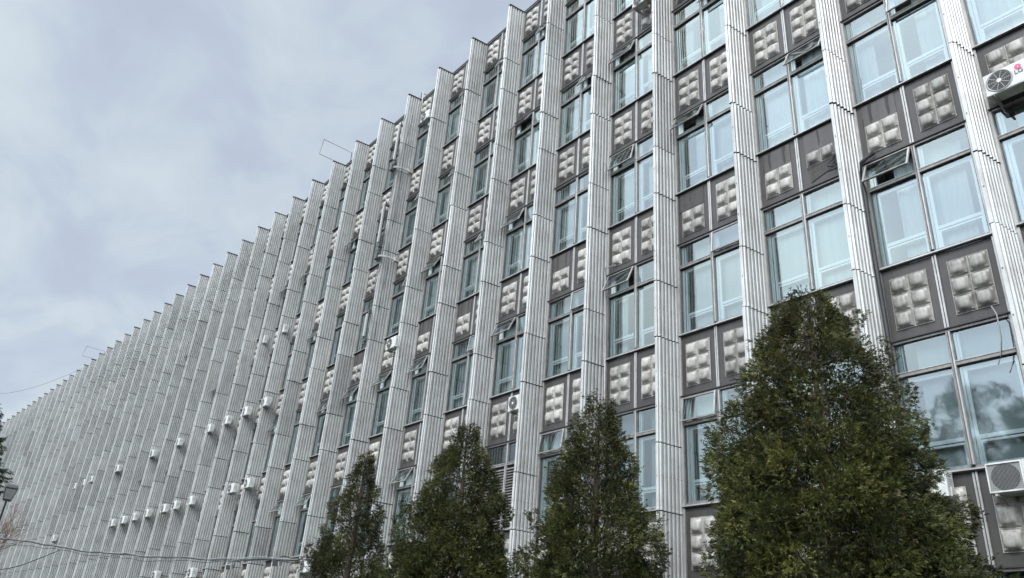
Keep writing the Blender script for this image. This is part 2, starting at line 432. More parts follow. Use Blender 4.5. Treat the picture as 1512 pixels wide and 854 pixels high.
# spandrels -------------------------------------------------------
def panel_mb(tn=(1, 1)):
    b = MB(); h = SP
    for i, (x0, x1) in enumerate(((-1.25, -.05), (.05, 1.25))):
        b.box((x0, .015, -h+.03), (x1, .25, -.07), 'panel', tn[i])
    b.box((-.05, -.012, -h+.03), (-.012, .2, -.07), 'alu'); b.box((.012, -.022, -h+.03), (.05, .2, -.07), 'alu'); b.box((-.012, 0, -h+.03), (.012, .2, -.07), 'dark')
    for sx in (-1, 1): b.box((sx*1.26-.010, -.02, -h+.03), (sx*1.26+.010, .2, -.07), 'alu')
    return b
def cell(b, cx, cz, tone, rs):
    w, h = .4225/2, .4325/2; t = .012
    o_ = [(-w+t, -h+t), (w-t, -h+t), (w-t, h-t), (-w+t, h-t)]
    k = .84; dp = .045
    ins = [(x*k, z*k) for x, z in o_]
    base = .008
    yo = base; yi = base-dp
    sh = (rs.uniform(-.006, .006), rs.uniform(-.006, .006))
    P = lambda x, z, y: (cx+x, y, cz+z)
    # rim
    for i in range(4):
        j = (i+1) % 4; W2 = [(-w, -h), (w, -h), (w, h), (-w, h)]
        b.poly([P(*W2[i], -.004), P(*W2[j], -.004), P(*o_[j], -.004), P(*o_[i], -.004)], 'tile', tone*1.03)
        b.poly([P(*o_[i], -.004), P(*o_[j], -.004), P(*o_[j], yo), P(*o_[i], yo)], 'tile', tone*.9)
    # concave flared facets, their upper edge bowed inwards
    n = 6
    def ringpt(s_, t_, m_):   # s side 0..3, t 0..1, m 0 outer .. 1 inner
        a = o_[s_]; c = o_[(s_+1) % 4]; x = a[0]+(c[0]-a[0])*t_; z = a[1]+(c[1]-a[1])*t_
        bow = 1-.16*math.sin(PI*t_)*0
        kk = 1-(1-k)*m_
        return x*kk*bow, z*kk*bow
    for s_ in range(4):
        for i in range(n):
            t0, t1 = i/n, (i+1)/n
            b.poly([P(*ringpt(s_, t0, 0), yo), P(*ringpt(s_, t1, 0), yo), P(*ringpt(s_, t1, 1), yi), P(*ringpt(s_, t0, 1), yi)], 'tile', tone)
    # pillow
    g = 12; vs = []; fs = []
    for iz in range(g+1):
        for ix in range(g+1):
            u = ix/g*2-1; v_ = iz/g*2-1
            hh = .088*max(0., 1-(abs(u)**2.8+abs(v_)**2.8))**.42
            vs.append(P(u*(w-t)*k, v_*(h-t)*k, yi-hh))
    for iz in range(g):
        for ix in range(g):
            a = iz*(g+1)+ix; fs.append((a, a+1, a+g+2, a+g+1))
    b.mesh(vs, fs, 'tile', tone, True)
def tile_mb(rows=(0, 1, 2), seed=0):
    rs = random.Random(seed); b = MB()
    top = -.33; tv = rs.uniform(.78, 1.08)
    for r_ in rows:
        for c_ in (-1, 1):
            cell(b, c_*.2125, top-.2165-r_*.4335, rs.uniform(.80, 1.04)*tv, rs)
    return b
def hole_mb(kind, seed):
    b = MB(); rs = random.Random(seed)
    if kind == 'top':        # first row lost: smooth backing with black slots
        b.box((-.44, -.002, -.77), (.42, .014, -.12), 'panel', 1.35)
        for x in (-.28, .18)[: rs.choice((1, 2, 2))]: 
            b.mesh([(x, -.006, -.14), (x+.11, -.006, -.12), (x+.08, -.006, -.38), (x+.09, -.006, -.66), (x+.03, -.006, -.73), (x+.005, -.006, -.45)], [(0, 5, 4, 3, 2, 1)], 'dark')
        b.box((-.46, -.006, -.75), (-.43, .0, -.5), 'dark')
    elif kind == 'bare':     # rough board shows where the row is gone
        b.box((-.50, -.001, -.74), (.42, .014, -.12), 'board')
        b.box((-.56, -.006, -.16), (.44, .0, -.105), 'dark'); b.box((-.55, -.006, -.8), (-.505, .0, -.1), 'dark')
    elif kind == 'low':      # lower two rows torn away
        b.box((-.44, -.002, -.76), (.42, .014, -.12), 'panel', 1.35)
        b.mesh([(-.05, -.006, -.15), (0, -.006, -.13), (.02, -.006, -.5), (-.02, -.006, -.72)], [(0, 3, 2, 1)], 'dark')
        b.mesh([(-.40, -.003, -1.25), (-.36, -.003, -1.72), (.10, -.003, -1.58), (.22, -.003, -1.38), (.38, -.003, -1.16)], [(0, 1, 2, 3, 4)], 'board')
        b.mesh([(.10, -.006, -1.58), (.44, -.006, -1.6), (.44, -.006, -1.15), (.38, -.006, -1.16), (.22, -.006, -1.38)], [(0, 1, 2, 3, 4)], 'dark')
        b.mesh([(-.42, -.006, -1.20), (.40, -.006, -1.20), (.38, -.006, -1.27), (-.42, -.006, -1.28)], [(0, 3, 2, 1)], 'dark')
        b.tube([(.40, -.04, -1.30), (.25, -.12, -1.42), (.22, -.14, -1.52), (.36, -.1, -1.6), (.44, -.04, -1.50), (.36, -.02, -1.40)], .018, 'cable')
    return b
PANELS = [panel_mb((rng.uniform(.8, 1.15), rng.uniform(.8, 1.25))) for _ in range(5)]
TILES = [tile_mb(seed=s) for s in range(8)]; TL_LOW = [tile_mb((1, 2), 20+s) for s in range(2)]; TL_MID = tile_mb((1,), 31)
BROKEN = {(0,0,0):'top', (1,0,0):'top', (1,0,1):'low', (2,0,0):'bare', (4,0,0):'top', (6,0,0):'top', (7,0,0):'top', (9,0,0):'top'}
sp = [(k, r) for k in range(BMIN, BMAX) for r in range(-3, 3)]
sp.sort(key=lambda w: seen_rank(w[0], w[1]))
rest = MB()
for i, (k, r) in enumerate(sp):
    mt = fmat(k, R0-r*FL); rs = random.Random(k*17+r*3+1)
    pm = PANELS[rs.randint(0, 4)]
    if i < 100:
        s_ = link('spandrel', dat(pm, 'spandrel'), bld, mt)
        for side, x in ((0, -.645), (1, .66)):
            br = BROKEN.get((k, r, side))
            tm = TILES[rs.randint(0, 7)] if not br else (TL_MID if br == 'low' else TL_LOW[rs.randint(0, 1)])
            t = link('relief_tile', dat(tm, 'relief_tile'), s_, Matrix.Translation((x, 0, 0)))
            if br:
                t['label'] = 'relief tile that has lost part of its bosses'
                link('broken_patch', hole_mb(br, k*5+side).data('broken_patch'), s_, Matrix.Translation((x, 0, 0)))
                s_['label'] = 'damaged spandrel with missing relief bosses and dark slots'
    else:
        rest.add(pm, mt)
        for x in (-.645, .66): rest.add(TILES[rs.randint(0, 7)], mt @ Matrix.Translation((x, 0, 0)))
o = link('spandrel', rest.data('spandrel_rest'), bld); o['kind'] = 'stuff'
b = MB()
for k in range(BMIN, BMAX):
    q = MB(); q.box((-1.28, -.01, .0), (1.28, .3, 1.0), 'concrete'); q.box((-1.3, -.06, .98), (1.3, .02, 1.04), 'alu'); b.add(q, fmat(k))
link('plinth', b.data('plinth'), bld)

# ------------------------------------------------------------------ air conditioners
def ac_parts(wid=.80, dep=.30, hgt=.54, body='acw'):
    c = MB(); c.bbox((-wid/2, -dep, 0), (wid/2, 0, hgt), body, .018)
    c.box((-wid/2-.004, -dep+.05, .04), (-wid/2, -.04, .10), 'acg'); c.box((wid/2-.23, -dep-.004, .03), (wid/2-.226, -dep, hgt-.03), 'acg')
    for i in range(6): c.box((wid/2+.0, -dep+.06, .10+i*.05), (wid/2+.004, -.06, .115+i*.05), 'acg')
    c.box((wid/2, -dep+.10, .02), (wid/2+.035, -.06, .20), 'acw')
    g = MB(); cx, cz, R = -wid/2+.285, hgt/2, .235
    n = 28
    ring = lambda rr, y: [(cx+rr*math.cos(2*PI*i/n), y, cz+rr*math.sin(2*PI*i/n)) for i in range(n)]
    o1, o2, o3 = ring(R+.02, -dep-.003), ring(R, -dep-.02), ring(R-.02, -dep-.004)
    for a, b_ in ((o1, o2), (o2, o3)): g.mesh(a+b_, [(i, (i+1) % n, (i+1) % n+n, i+n) for i in range(n)], 'acg', 1, True)
    g.mesh(ring(R-.02, -dep-.006), [tuple(range(n))], 'dark')
    for rr in (.06, .10, .14, .18): 
        a, b_ = ring(rr, -dep-.012), ring(rr+.007, -dep-.012); g.mesh(a+b_, [(i, (i+1) % n, (i+1) % n+n, i+n) for i in range(n)], 'ink')
    for i in range(10):
        q = 2*PI*i/10; d = Vector((math.cos(q), 0, math.sin(q))); e_ = Vector((-d.z, 0, d.x))*.004; a = Vector((cx, -dep-.014, cz))
        g.poly([a+d*.04-e_, a+d*(R-.02)-e_, a+d*(R-.02)+e_, a+d*.04+e_], 'acg')
    hub = [(cx+.045*math.cos(2*PI*i/12), -dep-.02, cz+.045*math.sin(2*PI*i/12)) for i in range(12)]; g.mesh(hub, [tuple(range(12))], 'acw')
    k = MB()
    k.box((-wid/2+.1, .30, -.03), (wid/2-.1, .34, -.004), 'acg')
    for x in (-wid/2+.12, wid/2-.12):
        k.box((x-.02, -dep-.06, -.045), (x+.02, .36, -.003), 'acg'); k.tube([(x, .34, -.22), (x, -dep*.6, -.04)], .014, 'acg', 5); k.box((x-.02, .33, -.25), (x+.02, .36, -.045), 'acg')
    return c, g, k
ACP = ac_parts(); ACD = [dat(x, n) for x, n in zip(ACP, ('casing', 'fan_grille', 'bracket'))]
ACG = ac_parts(body='acg'); ACGD = [dat(x, n) for x, n in zip(ACG, ('casing', 'fan_grille', 'bracket'))]
def ac(P, rz, label, grey=False, s=1., fan=True):
    e = empty('air_conditioner', P, rz); e.scale = (s, s, s)
    tag(e, label, 'air conditioner', 'air conditioners hung on the facade')
    for n, d in zip(('casing', 'fan_grille', 'bracket'), ACGD if grey else ACD):
        if fan or n != 'fan_grille': link(n, d, e)
    h = MB(); q = random.uniform(.12, .3); h.tube([(.42, -.12, .08), (.50, -.10, -.05), (.46, .0, -.16-q), (.30, .20, -.10-q), (.28, .34, .1)], .018, 'tie', 5); link('hose', h.data('hose'), e)
    return e
def ac_px(px, py, label, off=.62, zfix=None, **k):
    P, bb = hit(px, py, off)
    z = P.z-.27 if zfix is None else zfix
    p0 = fac(bb); rz = fang(bb)
    # body's back face stands 'off-.15' in front of the facade
    n = Vector((math.sin(rz), -math.cos(rz), 0)); q = p0+n*(off-.26)
    return ac((q.x, q.y, z), rz, label, **k)
a = ac((2.34, -.18, 13.86), 0, 'white air conditioner with a pink round emblem, at the right edge of the photo', s=1.1)
lg = MB(); n = 20; lg.mesh([(.245+.062*math.cos(2*PI*i/n), -.309, .40+.062*math.sin(2*PI*i/n)) for i in range(n)], [tuple(range(n))], 'logo')
for pts in ([(.25, .43), (.243, .43), (.243, .375), (.265, .375), (.265, .382), (.25, .382)],): lg.mesh([(x, -.312, z) for x, z in pts], [tuple(range(6))], 'acw')
link('emblem', lg.data('emblem'), a)
fc = bpy.data.curves.new('lettering', 'FONT'); fc.body = 'LG'; fc.size = .135; fc.extrude = .001; fc.align_x = 'CENTER'; fc.offset = .002
fc.materials.append(M['ink']); to = bpy.data.objects.new('t', fc); C.objects.link(to); bpy.context.view_layer.update()
tm = bpy.data.meshes.new_from_object(to.evaluated_get(bpy.context.evaluated_depsgraph_get())); C.objects.unlink(to); bpy.data.objects.remove(to)
t = link('lettering', tm, a, Matrix.Translation((.245, -.309, .245)) @ Matrix.Rotation(PI/2, 4, 'X'))
a = ac((.80, -.10, 5.31), 0, 'grey air conditioner with square grille and green stripes, under the lowest right window', grey=True, s=1.1, fan=False)
gs = MB()
gs.mesh([(-.105+.23*math.cos(2*PI*i/28), -.305, .27+.23*math.sin(2*PI*i/28)) for i in range(28)], [tuple(range(28))], 'dark')
for z in (.02, .50): gs.box((-.39, -.325, z), (.18, -.301, z+.025), 'acw')
for x in (-.39, .155): gs.box((x, -.325, .045), (x+.025, -.301, .50), 'acw')
for i in range(14): gs.box((-.36, -.318, .06+i*.032), (.15, -.316, .064+i*.032), 'ink')
for i in range(26): gs.box((-.36+i*.02, -.312, .05), (-.356+i*.02, -.309, .49), 'acg')
gs.box((.18, -.306, .02), (.395, -.301, .52), 'acw'); gs.box((.20, -.312, .33), (.39, -.308, .35), 'green'); gs.box((.20, -.312, .37), (.39, -.308, .385), 'green')
link('front_grille', gs.data('front_grille'), a)
a = ac((-.80, -.10, 5.37), 0, 'old air conditioner half hidden behind the tallest tree, with louvred side', s=1.02)
ac_px(946, -2, 'air conditioner cut off by the top edge of the photo above a spandrel', off=.55)
ac_px(762, 595, 'white air conditioner over the louvred window, above the second tree')
ac_px(578, 507, 'lone air conditioner on a bracket below the ring-bracketed fin, halfway up', off=.95)
ac_px(628, 172, 'dusty air conditioner just below the roof edge beside the fin with cables', off=.75)
ac_px(466, 367, 'air conditioner by itself on the second floor from the top')
ac_px(416, 487, 'right one of two air conditioners on the third floor from the top')
ac_px(387, 503, 'left one of two air conditioners on the third floor from the top')
ORD = ['first', 'second', 'third', 'fourth', 'fifth', 'sixth', 'seventh', 'eighth', 'ninth', 'tenth']
for o_, p in zip(ORD, [(388,602),(360,614),(332,625),(307,635),(262,655),(224,672),(173,692),(134,710),(123,714),(110,719)]):
    ac_px(*p, f'white air conditioner, {o_} from the right in the upper long row of units', off=.80, zfix=14.55)
for o_, p in zip(ORD, [(364,718),(341,722),(280,741),(257,747),(241,752),(216,758),(197,763),(181,767),(165,771),(78,796)]):
    ac_px(*p, f'white air conditioner, {o_} from the right in the lower long row of units', off=.80, zfix=9.82)
ac_px(449, 836, 'pale air conditioner low on the facade, just left of the first small tree', off=.8)
ac_px(281, 846, 'air conditioner at the bottom edge, right one of two below the cables', off=.8)
ac_px(228, 850, 'air conditioner at the bottom edge, left one of two below the cables', off=.8)

# ------------------------------------------------------------------ fin fittings
def floodlight(px, py, off, label, s=1.):
    P, bb = hit(px, py, off); e = empty('floodlight', P, fang(bb)+.5); e.scale = (s, s, s); tag(e, label, 'floodlight', 'floodlights on brackets')
    h = MB(); h.mesh([(-.16,-.12,-.12),(.16,-.12,-.12),(.12,.10,-.08),(-.12,.10,-.08),(-.16,-.16,.10),(.16,-.16,.10),(.12,.10,.12),(-.12,.10,.12)], [(0,3,2,1),(4,5,6,7),(0,1,5,4),(1,2,6,5),(2,3,7,6),(3,0,4,7)], 'lampg'); link('housing', h.data('housing'), e)
    l = MB(); l.mesh([(-.13,-.132,-.12),(.13,-.132,-.12),(.13,-.166,.08),(-.13,-.166,.08)], [(0,1,2,3)], 'dark'); link('lens', l.data('lens'), e)
    a = MB(); a.tube([(0, .08, .12), (0, .1, .26), (0, .30, .30), (0, .62, .30)], .022, 'lampm', 6); a.box((-.19, -.02, -.02), (-.165, .02, .2), 'lampm'); a.box((.165, -.02, -.02), (.19, .02, .2), 'lampm'); a.box((-.19, -.02, .2), (.19, .02, .22), 'lampm'); link('bracket', a.data('bracket'), e)
floodlight(340, 838, 1.05, 'pale floodlight hanging below the overhead cables, left of the pair', 1.15)
floodlight(410, 832, 1.05, 'pale floodlight below the overhead cables, right one of the pair', 1.25)
floodlight(965, 795, .95, 'dark floodlight on a fin beside the third tree', .8)

F8 = 8.5
for (z, lab) in ((25.3, 'upper grey ring bracket clamped round the grimy fin'), (19.9, 'lower grey ring bracket clamped round the grimy fin')):
    e = empty('ring_bracket', fmat(F8, z).translation, fang(F8)); tag(e, lab, 'bracket', 'ring brackets on the grimy fin')
    b = MB()
    for dz in (0, .05):
        b.tube([(-.30, -.02, dz), (-.34, -.55, dz), (-.22, -.98, dz), (.02, -1.12, dz), (.26, -1.02, dz), (.42, -.72, dz), (.46, -.02, dz)], .03, 'acg', 7)
    link('ring', b.data('ring'), e)
    b = MB(); b.box((-.10, -1.18, -.12), (.16, -.93, .20), 'lampm'); link('clamp', b.data('clamp'), e); b = MB(); b.box((.36, -.30, -.06), (.52, -.05, .16), 'acg'); link('junction_box', b.data('junction_box'), e)
def antenna(z0, h, x, y, lab):
    e = empty('panel_antenna', fmat(F8, z0).translation, fang(F8)); tag(e, lab, 'antenna', 'antenna panels on the grimy fin')
    b = MB(); b.bbox((x-.055, y-.07, 0), (x+.055, y+.03, h), 'acg', .02); link('radome', b.data('radome'), e)
    b = MB(); b.tube([(x, y+.07, -.35), (x, y+.07, h+.3)], .03, 'lampm', 6); b.box((x-.1, y+.02, -.22), (x+.1, y+.2, -.08), 'lampm'); b.box((x-.05, y+.03, h+.05), (x+.08, y+.3, h+.14), 'lampm'); link('mast', b.data('mast'), e)
antenna(20.75, 2.2, -.02, -1.12, 'slim white antenna panel on the fin between the two ring brackets')
antenna(25.9, 2.3, -.02, -1.02, 'grey antenna panel on the fin above the upper ring bracket')
antenna(15.6, 1.2, -.02, -1.02, 'short antenna panel low on the fin beneath the lower ring bracket')
b = MB()
for j, x in enumerate((.10, .16, .24)):
    pts = [(x+.12*math.sin(z*1.3+j), -.93+.35*(j == 2)-.03*math.cos(z*2+j), z) for z in np.arange(15, 29.5, .5)]
    b.tube(pts, .014, 'cable', 5)
tag(link('fin_cable', b.data('fin_cable'), None, fmat(F8)), 'bundle of thin dark cables running down the grimy fin', 'cable')
b = MB(); b.tube([(0, 0, 29.6), (0, -.1, 30.9), (-.1, -.1, 31.0), (-1.6, .6, 31.0), (-1.6, .9, 30.5)], .035, 'alu', 6)
b.tube([(-.2, -.1, 31.0), (.1, 1.2, 31.0)], .03, 'alu', 6)
tag(link('roof_rail', b.data('roof_rail'), None, fmat(F8-.1)), 'bent metal rail on the roof edge above the grimy fin', 'rail')

# black pipe beside fin 0 and its loop over the vent
b = MB()
pts = [(-1.245+.02*math.sin(z*.9), -.14, z) for z in np.arange(1.0, 13.2, .5)]+[(-1.32, -.12, 13.45), (-1.22, -.16, 13.85), (-1.05, -.16, 13.95), (-.92, -.08, 14.05)]
b.tube(pts, .055, 'cable', 7)
for z in (3, 5.6, 8, 10.6, 12.6): b.box((-1.37, -.14, z), (-1.24, .0, z+.03), 'alu')
tag(link('black_cable', b.data('black_cable')), 'thick black cable running down beside the fin next to the tallest tree', 'cable')
b = MB(); b.tube([(.98, -.06, 9.0), (1.0, -.22, 9.12), (1.08, -.28, 8.9), (1.07, -.27, 8.4), (1.0, -.25, 8.05), (.90, -.24, 7.85)], .014, 'tie', 6)
tag(link('white_hose', b.data('white_hose')), 'thin white hose dangling in front of a window near the right edge', 'hose')
b = MB(); b.tube([(-10.20, -.10, 8.9), (-10.21, -.12, 11.5), (-10.2, -.16, 13.8), (-10.1, -.3, 14.0), (-9.7, -.2, 14.02)], .022, 'alu', 6)
tag(link('conduit', b.data('conduit')), 'grey conduit curling over an open top light in the middle of the facade', 'conduit')

# rooftop frames and wire
for kk, px, lab in ((11.5, 0, 'thin rectangular steel frame on the roof edge, nearer one'), (30.5, 0, 'thin rectangular steel frame on the roof edge far away to the left')):
    mt = fmat(kk); b = MB()
    b.tube([(0, .3, 31.75), (0, -1.75, 31.75)], .016, 'ink', 5); b.tube([(0, -1.75, 31.75), (0, -1.85, 30.55)], .016, 'ink', 5)
    b.tube([(0, -1.85, 30.55), (0, .3, 30.55)], .016, 'ink', 5); b.tube([(0, .3, 30.4), (0, .3, 31.75)], .025, 'ink', 5)
    tag(link('roof_frame', b.data('roof_frame'), None, mt), lab, 'frame', 'steel frames on the roof edge')
b = MB(); A = fmat(30.5, 30.5).translation; d = ray(-60, 574).normalized(); B = CAM+d*150
b.tube([A.lerp(B, t)-Vector((0, 0, 2.2*math.sin(PI*t))) for t in np.linspace(0, 1, 14)], .02, 'ink', 4)
tag(link('roof_wire', b.data('roof_wire')), 'faint wire crossing the sky from the far roof edge', 'wire')

# ------------------------------------------------------------------ overhead cables
def ppt(px, py, t): d = ray(px, py); d = d/math.hypot(d.x, d.y); return CAM+d*t
def cab(pts, r, mat, wave, name, lab, n=90, tie=False):
    P = [ppt(*p) for p in pts]; out = []
    for i in range(n+1):
        u = i/n*(len(P)-1); k = min(int(u), len(P)-2); f = u-k
        p0, p1, p2, p3 = P[max(k-1, 0)], P[k], P[k+1], P[min(k+2, len(P)-1)]
        q = .5*((2*p1)+(p2-p0)*f+(2*p0-5*p1+4*p2-p3)*f*f+(3*p1-p0-3*p2+p3)*f**3)
        out.append(q+Vector((0, 0, wave*math.sin(u*5.3)+wave*.6*math.sin(u*11+1))))
    b = MB(); b.tube(out, r, mat, 6)
    o = link(name, b.data(name)); tag(o, lab, 'cable', 'overhead cables at the lower left')
    if tie:
        b = MB(); sp_ = [p+Vector((.0, .05*math.sin(i*.55), .07*math.cos(i*.55))) for i, p in enumerate(out)]; b.tube(sp_, .009, 'tie', 4); link('tie_wire', b.data('tie_wire'), o)
cab([(-30,788,48),(5,796,45),(60,803,44),(110,812,43),(190,820,41.5),(260,824,40),(350,827,38),(460,826,35.6)], .030, 'cable', .02, 'overhead_cable', 'thick black overhead cable wrapped in pale wire', tie=True)
cab([(-30,802,48),(5,806,45),(60,808,44),(110,816,43),(190,826,41.5),(260,829,40),(350,829,38),(460,828,35.6)], .014, 'cable', .03, 'overhead_cable', 'thin pale overhead cable just under the thick black one')
cab([(-30,798,48),(5,803,45),(60,800,44),(110,813,43),(190,818,41.5),(260,825,40),(350,824,38),(460,825,35.6)], .014, 'tie', .03, 'overhead_cable', 'thinnest pale overhead cable looping round the black one')
cab([(-30,846,44),(20,838,44),(50,828,46),(90,812,50)], .02, 'cable', .0, 'overhead_cable', 'short dark cable slanting up at the bottom left corner', n=30)

# ------------------------------------------------------------------ street lamp
P = ppt(15.5, 724, 42); e = empty('street_lamp', (P.x-.12, P.y, 0)); tag(e, 'street lamp with a dark box head at the left edge', 'street lamp')
zh = P.z
b = MB(); b.tube([(0, 0, 0), (0, 0, zh*.6), (0, 0, zh-.42)], [.07, .05, .035], 'lampm', 10); b.tube([(0, 0, 0), (0, 0, .6)], .10, 'lampm', 10); link('pole', b.data('pole'), e)
b = MB()
z0 = zh-.45; v = [(-.13,-.16,0),(.13,-.16,0),(.13,.16,0),(-.13,.16,0),(-.22,-.26,.62),(.22,-.26,.62),(.22,.26,.62),(-.22,.26,.62),(-.16,-.2,.72),(.16,-.2,.72),(.16,.2,.72),(-.16,.2,.72)]
b.mesh(v, [(0,3,2,1),(0,1,5,4),(1,2,6,5),(2,3,7,6),(3,0,4,7),(4,5,9,8),(5,6,10,9),(6,7,11,10),(7,4,8,11),(8,9,10,11)], 'lampm')
hd = link('lamp_head', b.data('lamp_head'), e, Matrix.Translation((0, 0, z0)) @ Matrix.Rotation(.28, 4, 'Y'))
b = MB(); b.mesh([(.2,-.22,.55),(.2,.22,.55),(.135,.14,.1),(.135,-.14,.1)], [(0,1,2,3)], 'acg'); link('diffuser', b.data('diffuser'), hd, Matrix.Translation((.02, 0, 0)))

# ------------------------------------------------------------------ trees
def leaf_mesh(name, quads, tone, mat):
    me = bpy.data.meshes.new(name); n = len(quads)
    me.vertices.add(n*4); me.vertices.foreach_set('co', quads.reshape(-1).astype(np.float32))
    me.loops.add(n*4); me.loops.foreach_set('vertex_index', np.arange(n*4, dtype=np.int32))
    me.polygons.add(n); me.polygons.foreach_set('loop_start', np.arange(0, n*4, 4, dtype=np.int32))
    me.materials.append(M[mat]); me.update(calc_edges=True)
    ca = me.color_attributes.new('tone', 'FLOAT_COLOR', 'CORNER')
    t = np.repeat(tone, 4, axis=0); ca.data.foreach_set('color', np.concatenate([t, np.ones((len(t), 4-t.shape[1]))], 1).ravel().astype(np.float32))
    return me
def norm(a): return a/np.maximum(np.linalg.norm(a, axis=-1, keepdims=True), 1e-9)
def sprays(cen, dirs, size, tn, nl=8, wid=.20, rg=None):
    """each spray: a flat fan of narrow leaflets along 'dirs'"""
    n = len(cen); up = rg.normal(0, 1, (n, 3)); side = norm(np.cross(dirs, up))
    out = []; tt = []
    for j in range(nl):
        a = (j/(nl-1)-.5)*2.0 if nl > 1 else 0
        t0 = abs(a)*.10
        d = norm(dirs*math.cos(a*.95)+side*math.sin(a*.95)+rg.normal(0, .14, (n, 3)))
        base = cen+dirs*(size*(.45-.35*abs(a)))[:, None]*(.3+.7*rg.random((n, 1)))
        L = size*(1-.35*abs(a))*rg.uniform(.6, 1.1, n)*.62
        nrm = norm(np.cross(d, side+rg.normal(0, .45, (n, 3)))); w = norm(np.cross(d, nrm))*(L*wid)[:, None]
        tip = base+d*L[:, None]; tip[:, 2] -= L*.18; mid = base+d*(L*.55)[:, None]
        out.append(np.stack([base, mid+w, tip, mid-w], 1)); tt.append(tn+rg.normal(0, .05, (n, 1)) * np.array([[1, 0]]))
    return np.concatenate(out), np.concatenate(tt)
def thuja(loc, H, Rb, seed, lab, nlobe=420, sparse=0., lean=(0, 0), col=0., leaf=1., pw=.78, big=1., name='conifer_tree', grp='conifers in front of the facade'):
    rg = np.random.default_rng(seed); e = empty(name, loc); tag(e, lab, 'tree', grp)
    def Rz(z): t = np.clip(z/H, 0, 1); return Rb*np.minimum(1, .62+1.6*t)*(1-t)**pw*1.12
    u = rg.random(nlobe); t = 1-np.sqrt(1-u*.995); t = t*.98+.015
    t = np.concatenate([t, rg.uniform(.45, .985, int(nlobe*.42))]); nlobe = len(t)
    z = t*H; ang = rg.random(nlobe)*2*PI
    # big irregular bulges
    ph = rg.random(6)*6.28
    bulge = 1+.17*np.sin(ang*2+ph[0]+z*1.1)+.10*np.sin(ang*3+ph[1]-z*2.0)+.07*np.sin(ang*5+ph[2]+z*3.3)
    rad = Rz(z)*bulge*rg.uniform(.25, 1.03, nlobe)**.7
    stick = rg.random(nlobe) < .18; rad[stick] = Rz(z[stick])*bulge[stick]*rg.uniform(1.0, 1.20, stick.sum())+.04
    cx = rad*np.cos(ang)+lean[0]*z/H; cy = rad*np.sin(ang)+lean[1]*z/H
    lob = np.stack([cx, cy, z], 1); ls = big*(.17+.26*(1-t))*rg.uniform(.7, 1.35, nlobe)*(Rb/2.6)**.5; ls[stick] *= .7
    br = MB()
    br.tube([(lean[0]*q, lean[1]*q, H*q) for q in (0, .2, .45, .7, .88, .97)], [.17, .14, .10, .065, .03, .012], 'bark', 8)
    limb = br
    for i in range(0, nlobe, 5):
        zb = max(.3, z[i]-rad[i]*rg.uniform(.35, .7)); a = Vector((lean[0]*zb/H, lean[1]*zb/H, zb)); c = Vector(lob[i]); mdl = a.lerp(c, .55)-Vector((0, 0, .08*rad[i]))
        limb.tube([a, mdl, c, c+(c-mdl)*.25], [.022+.008*rad[i], .014, .008, .004], 'bark', 4)
    limb_o = limb
    nsp = np.maximum(8, (ls**2*rg.uniform(1150, 1600, nlobe)*(1-sparse)+10)/leaf**1.4).astype(int)
    idx = np.repeat(np.arange(nlobe), nsp); n = len(idx)
    d = norm(rg.normal(0, 1, (n, 3))); outv = np.stack([np.cos(ang[idx]), np.sin(ang[idx]), np.full(n, .25)], 1)
    flip = (d*outv).sum(1) < -.25; d[flip] *= -1
    rr_ = ls[idx]*rg.uniform(.35, 1.0, n)**.5
    cen = lob[idx]+d*rr_[:, None]*np.array([1, 1, 1.15])
    dr = norm(outv*.9+d*.9+np.array([0, 0, .05])+rg.normal(0, .35, (n, 3))+np.array([0, 0, -.25]))
    size = rg.uniform(.08, .165, n)*(.75+.35*(1-z[idx]/H))*leaf
    lt = rg.normal(0, .24, nlobe); lb = rg.random(nlobe)*.18
    warm = np.clip(.36+lt[idx]+rg.normal(0, .16, n)+col, 0, 1)
    brown = np.clip(rg.random(n)*.86+lb[idx]*1.0+.16*(z[idx]/H)**2, 0, 1)
    Q, T = sprays(cen, dr, size, np.stack([warm, brown], 1), 9, .11, rg)
    # loose outer tips
    k = rg.random(n) < .10
    Q2, T2 = sprays(cen[k]+outv[k]*.10, norm(outv[k]+rg.normal(0, .4, (k.sum(), 3))+[0, 0, .4]), size[k]*1.15, np.stack([warm[k]+.1, brown[k]], 1), 5, .15, rg)
    crown = link('crown', leaf_mesh('crown', np.concatenate([Q, Q2]), np.clip(np.concatenate([T, T2]), 0, 1), 'thuja'), e)
    link('trunk', limb_o.data('trunk'), e)
    return e
thuja((-15.9, -5, 0), 7.6, 1.9, 11, 'leftmost and slimmest of the four conifers before the facade, dark with brown tips', 380, .15, (.1, 0), -.13, pw=.95)
thuja((-10.35, -5, 0), 7.45, 2.1, 12, 'dense round-shouldered conifer, second from the left, before the louvred window', 480, 0, (-.05, 0), -.06, pw=.80, big=1.1)
thuja((-5.60, -5, 0), 7.3, 2.35, 13, 'loose thin-topped conifer, third from the left, before the middle fins', 470, .22, (.12, 0), -.04, pw=.98)
thuja((-.36, -5, 0), 8.05, 2.12, 14, 'tallest and widest conifer, at the right, covering windows near the right edge', 640, -.1, (.05, 0), .02, pw=.60, big=1.18)

d_ = ray(1428, 552); P = CAM+d_*((32-CAM.y)/d_.y)
thuja((P.x, -32, 0), P.z-.6, 8.5, 21, 'broad leafy tree standing across from the facade, seen mirrored in the lowest right window', 620, 0, (.5, 0), .0, 2.6, .6, name='garden_tree', grp=None)
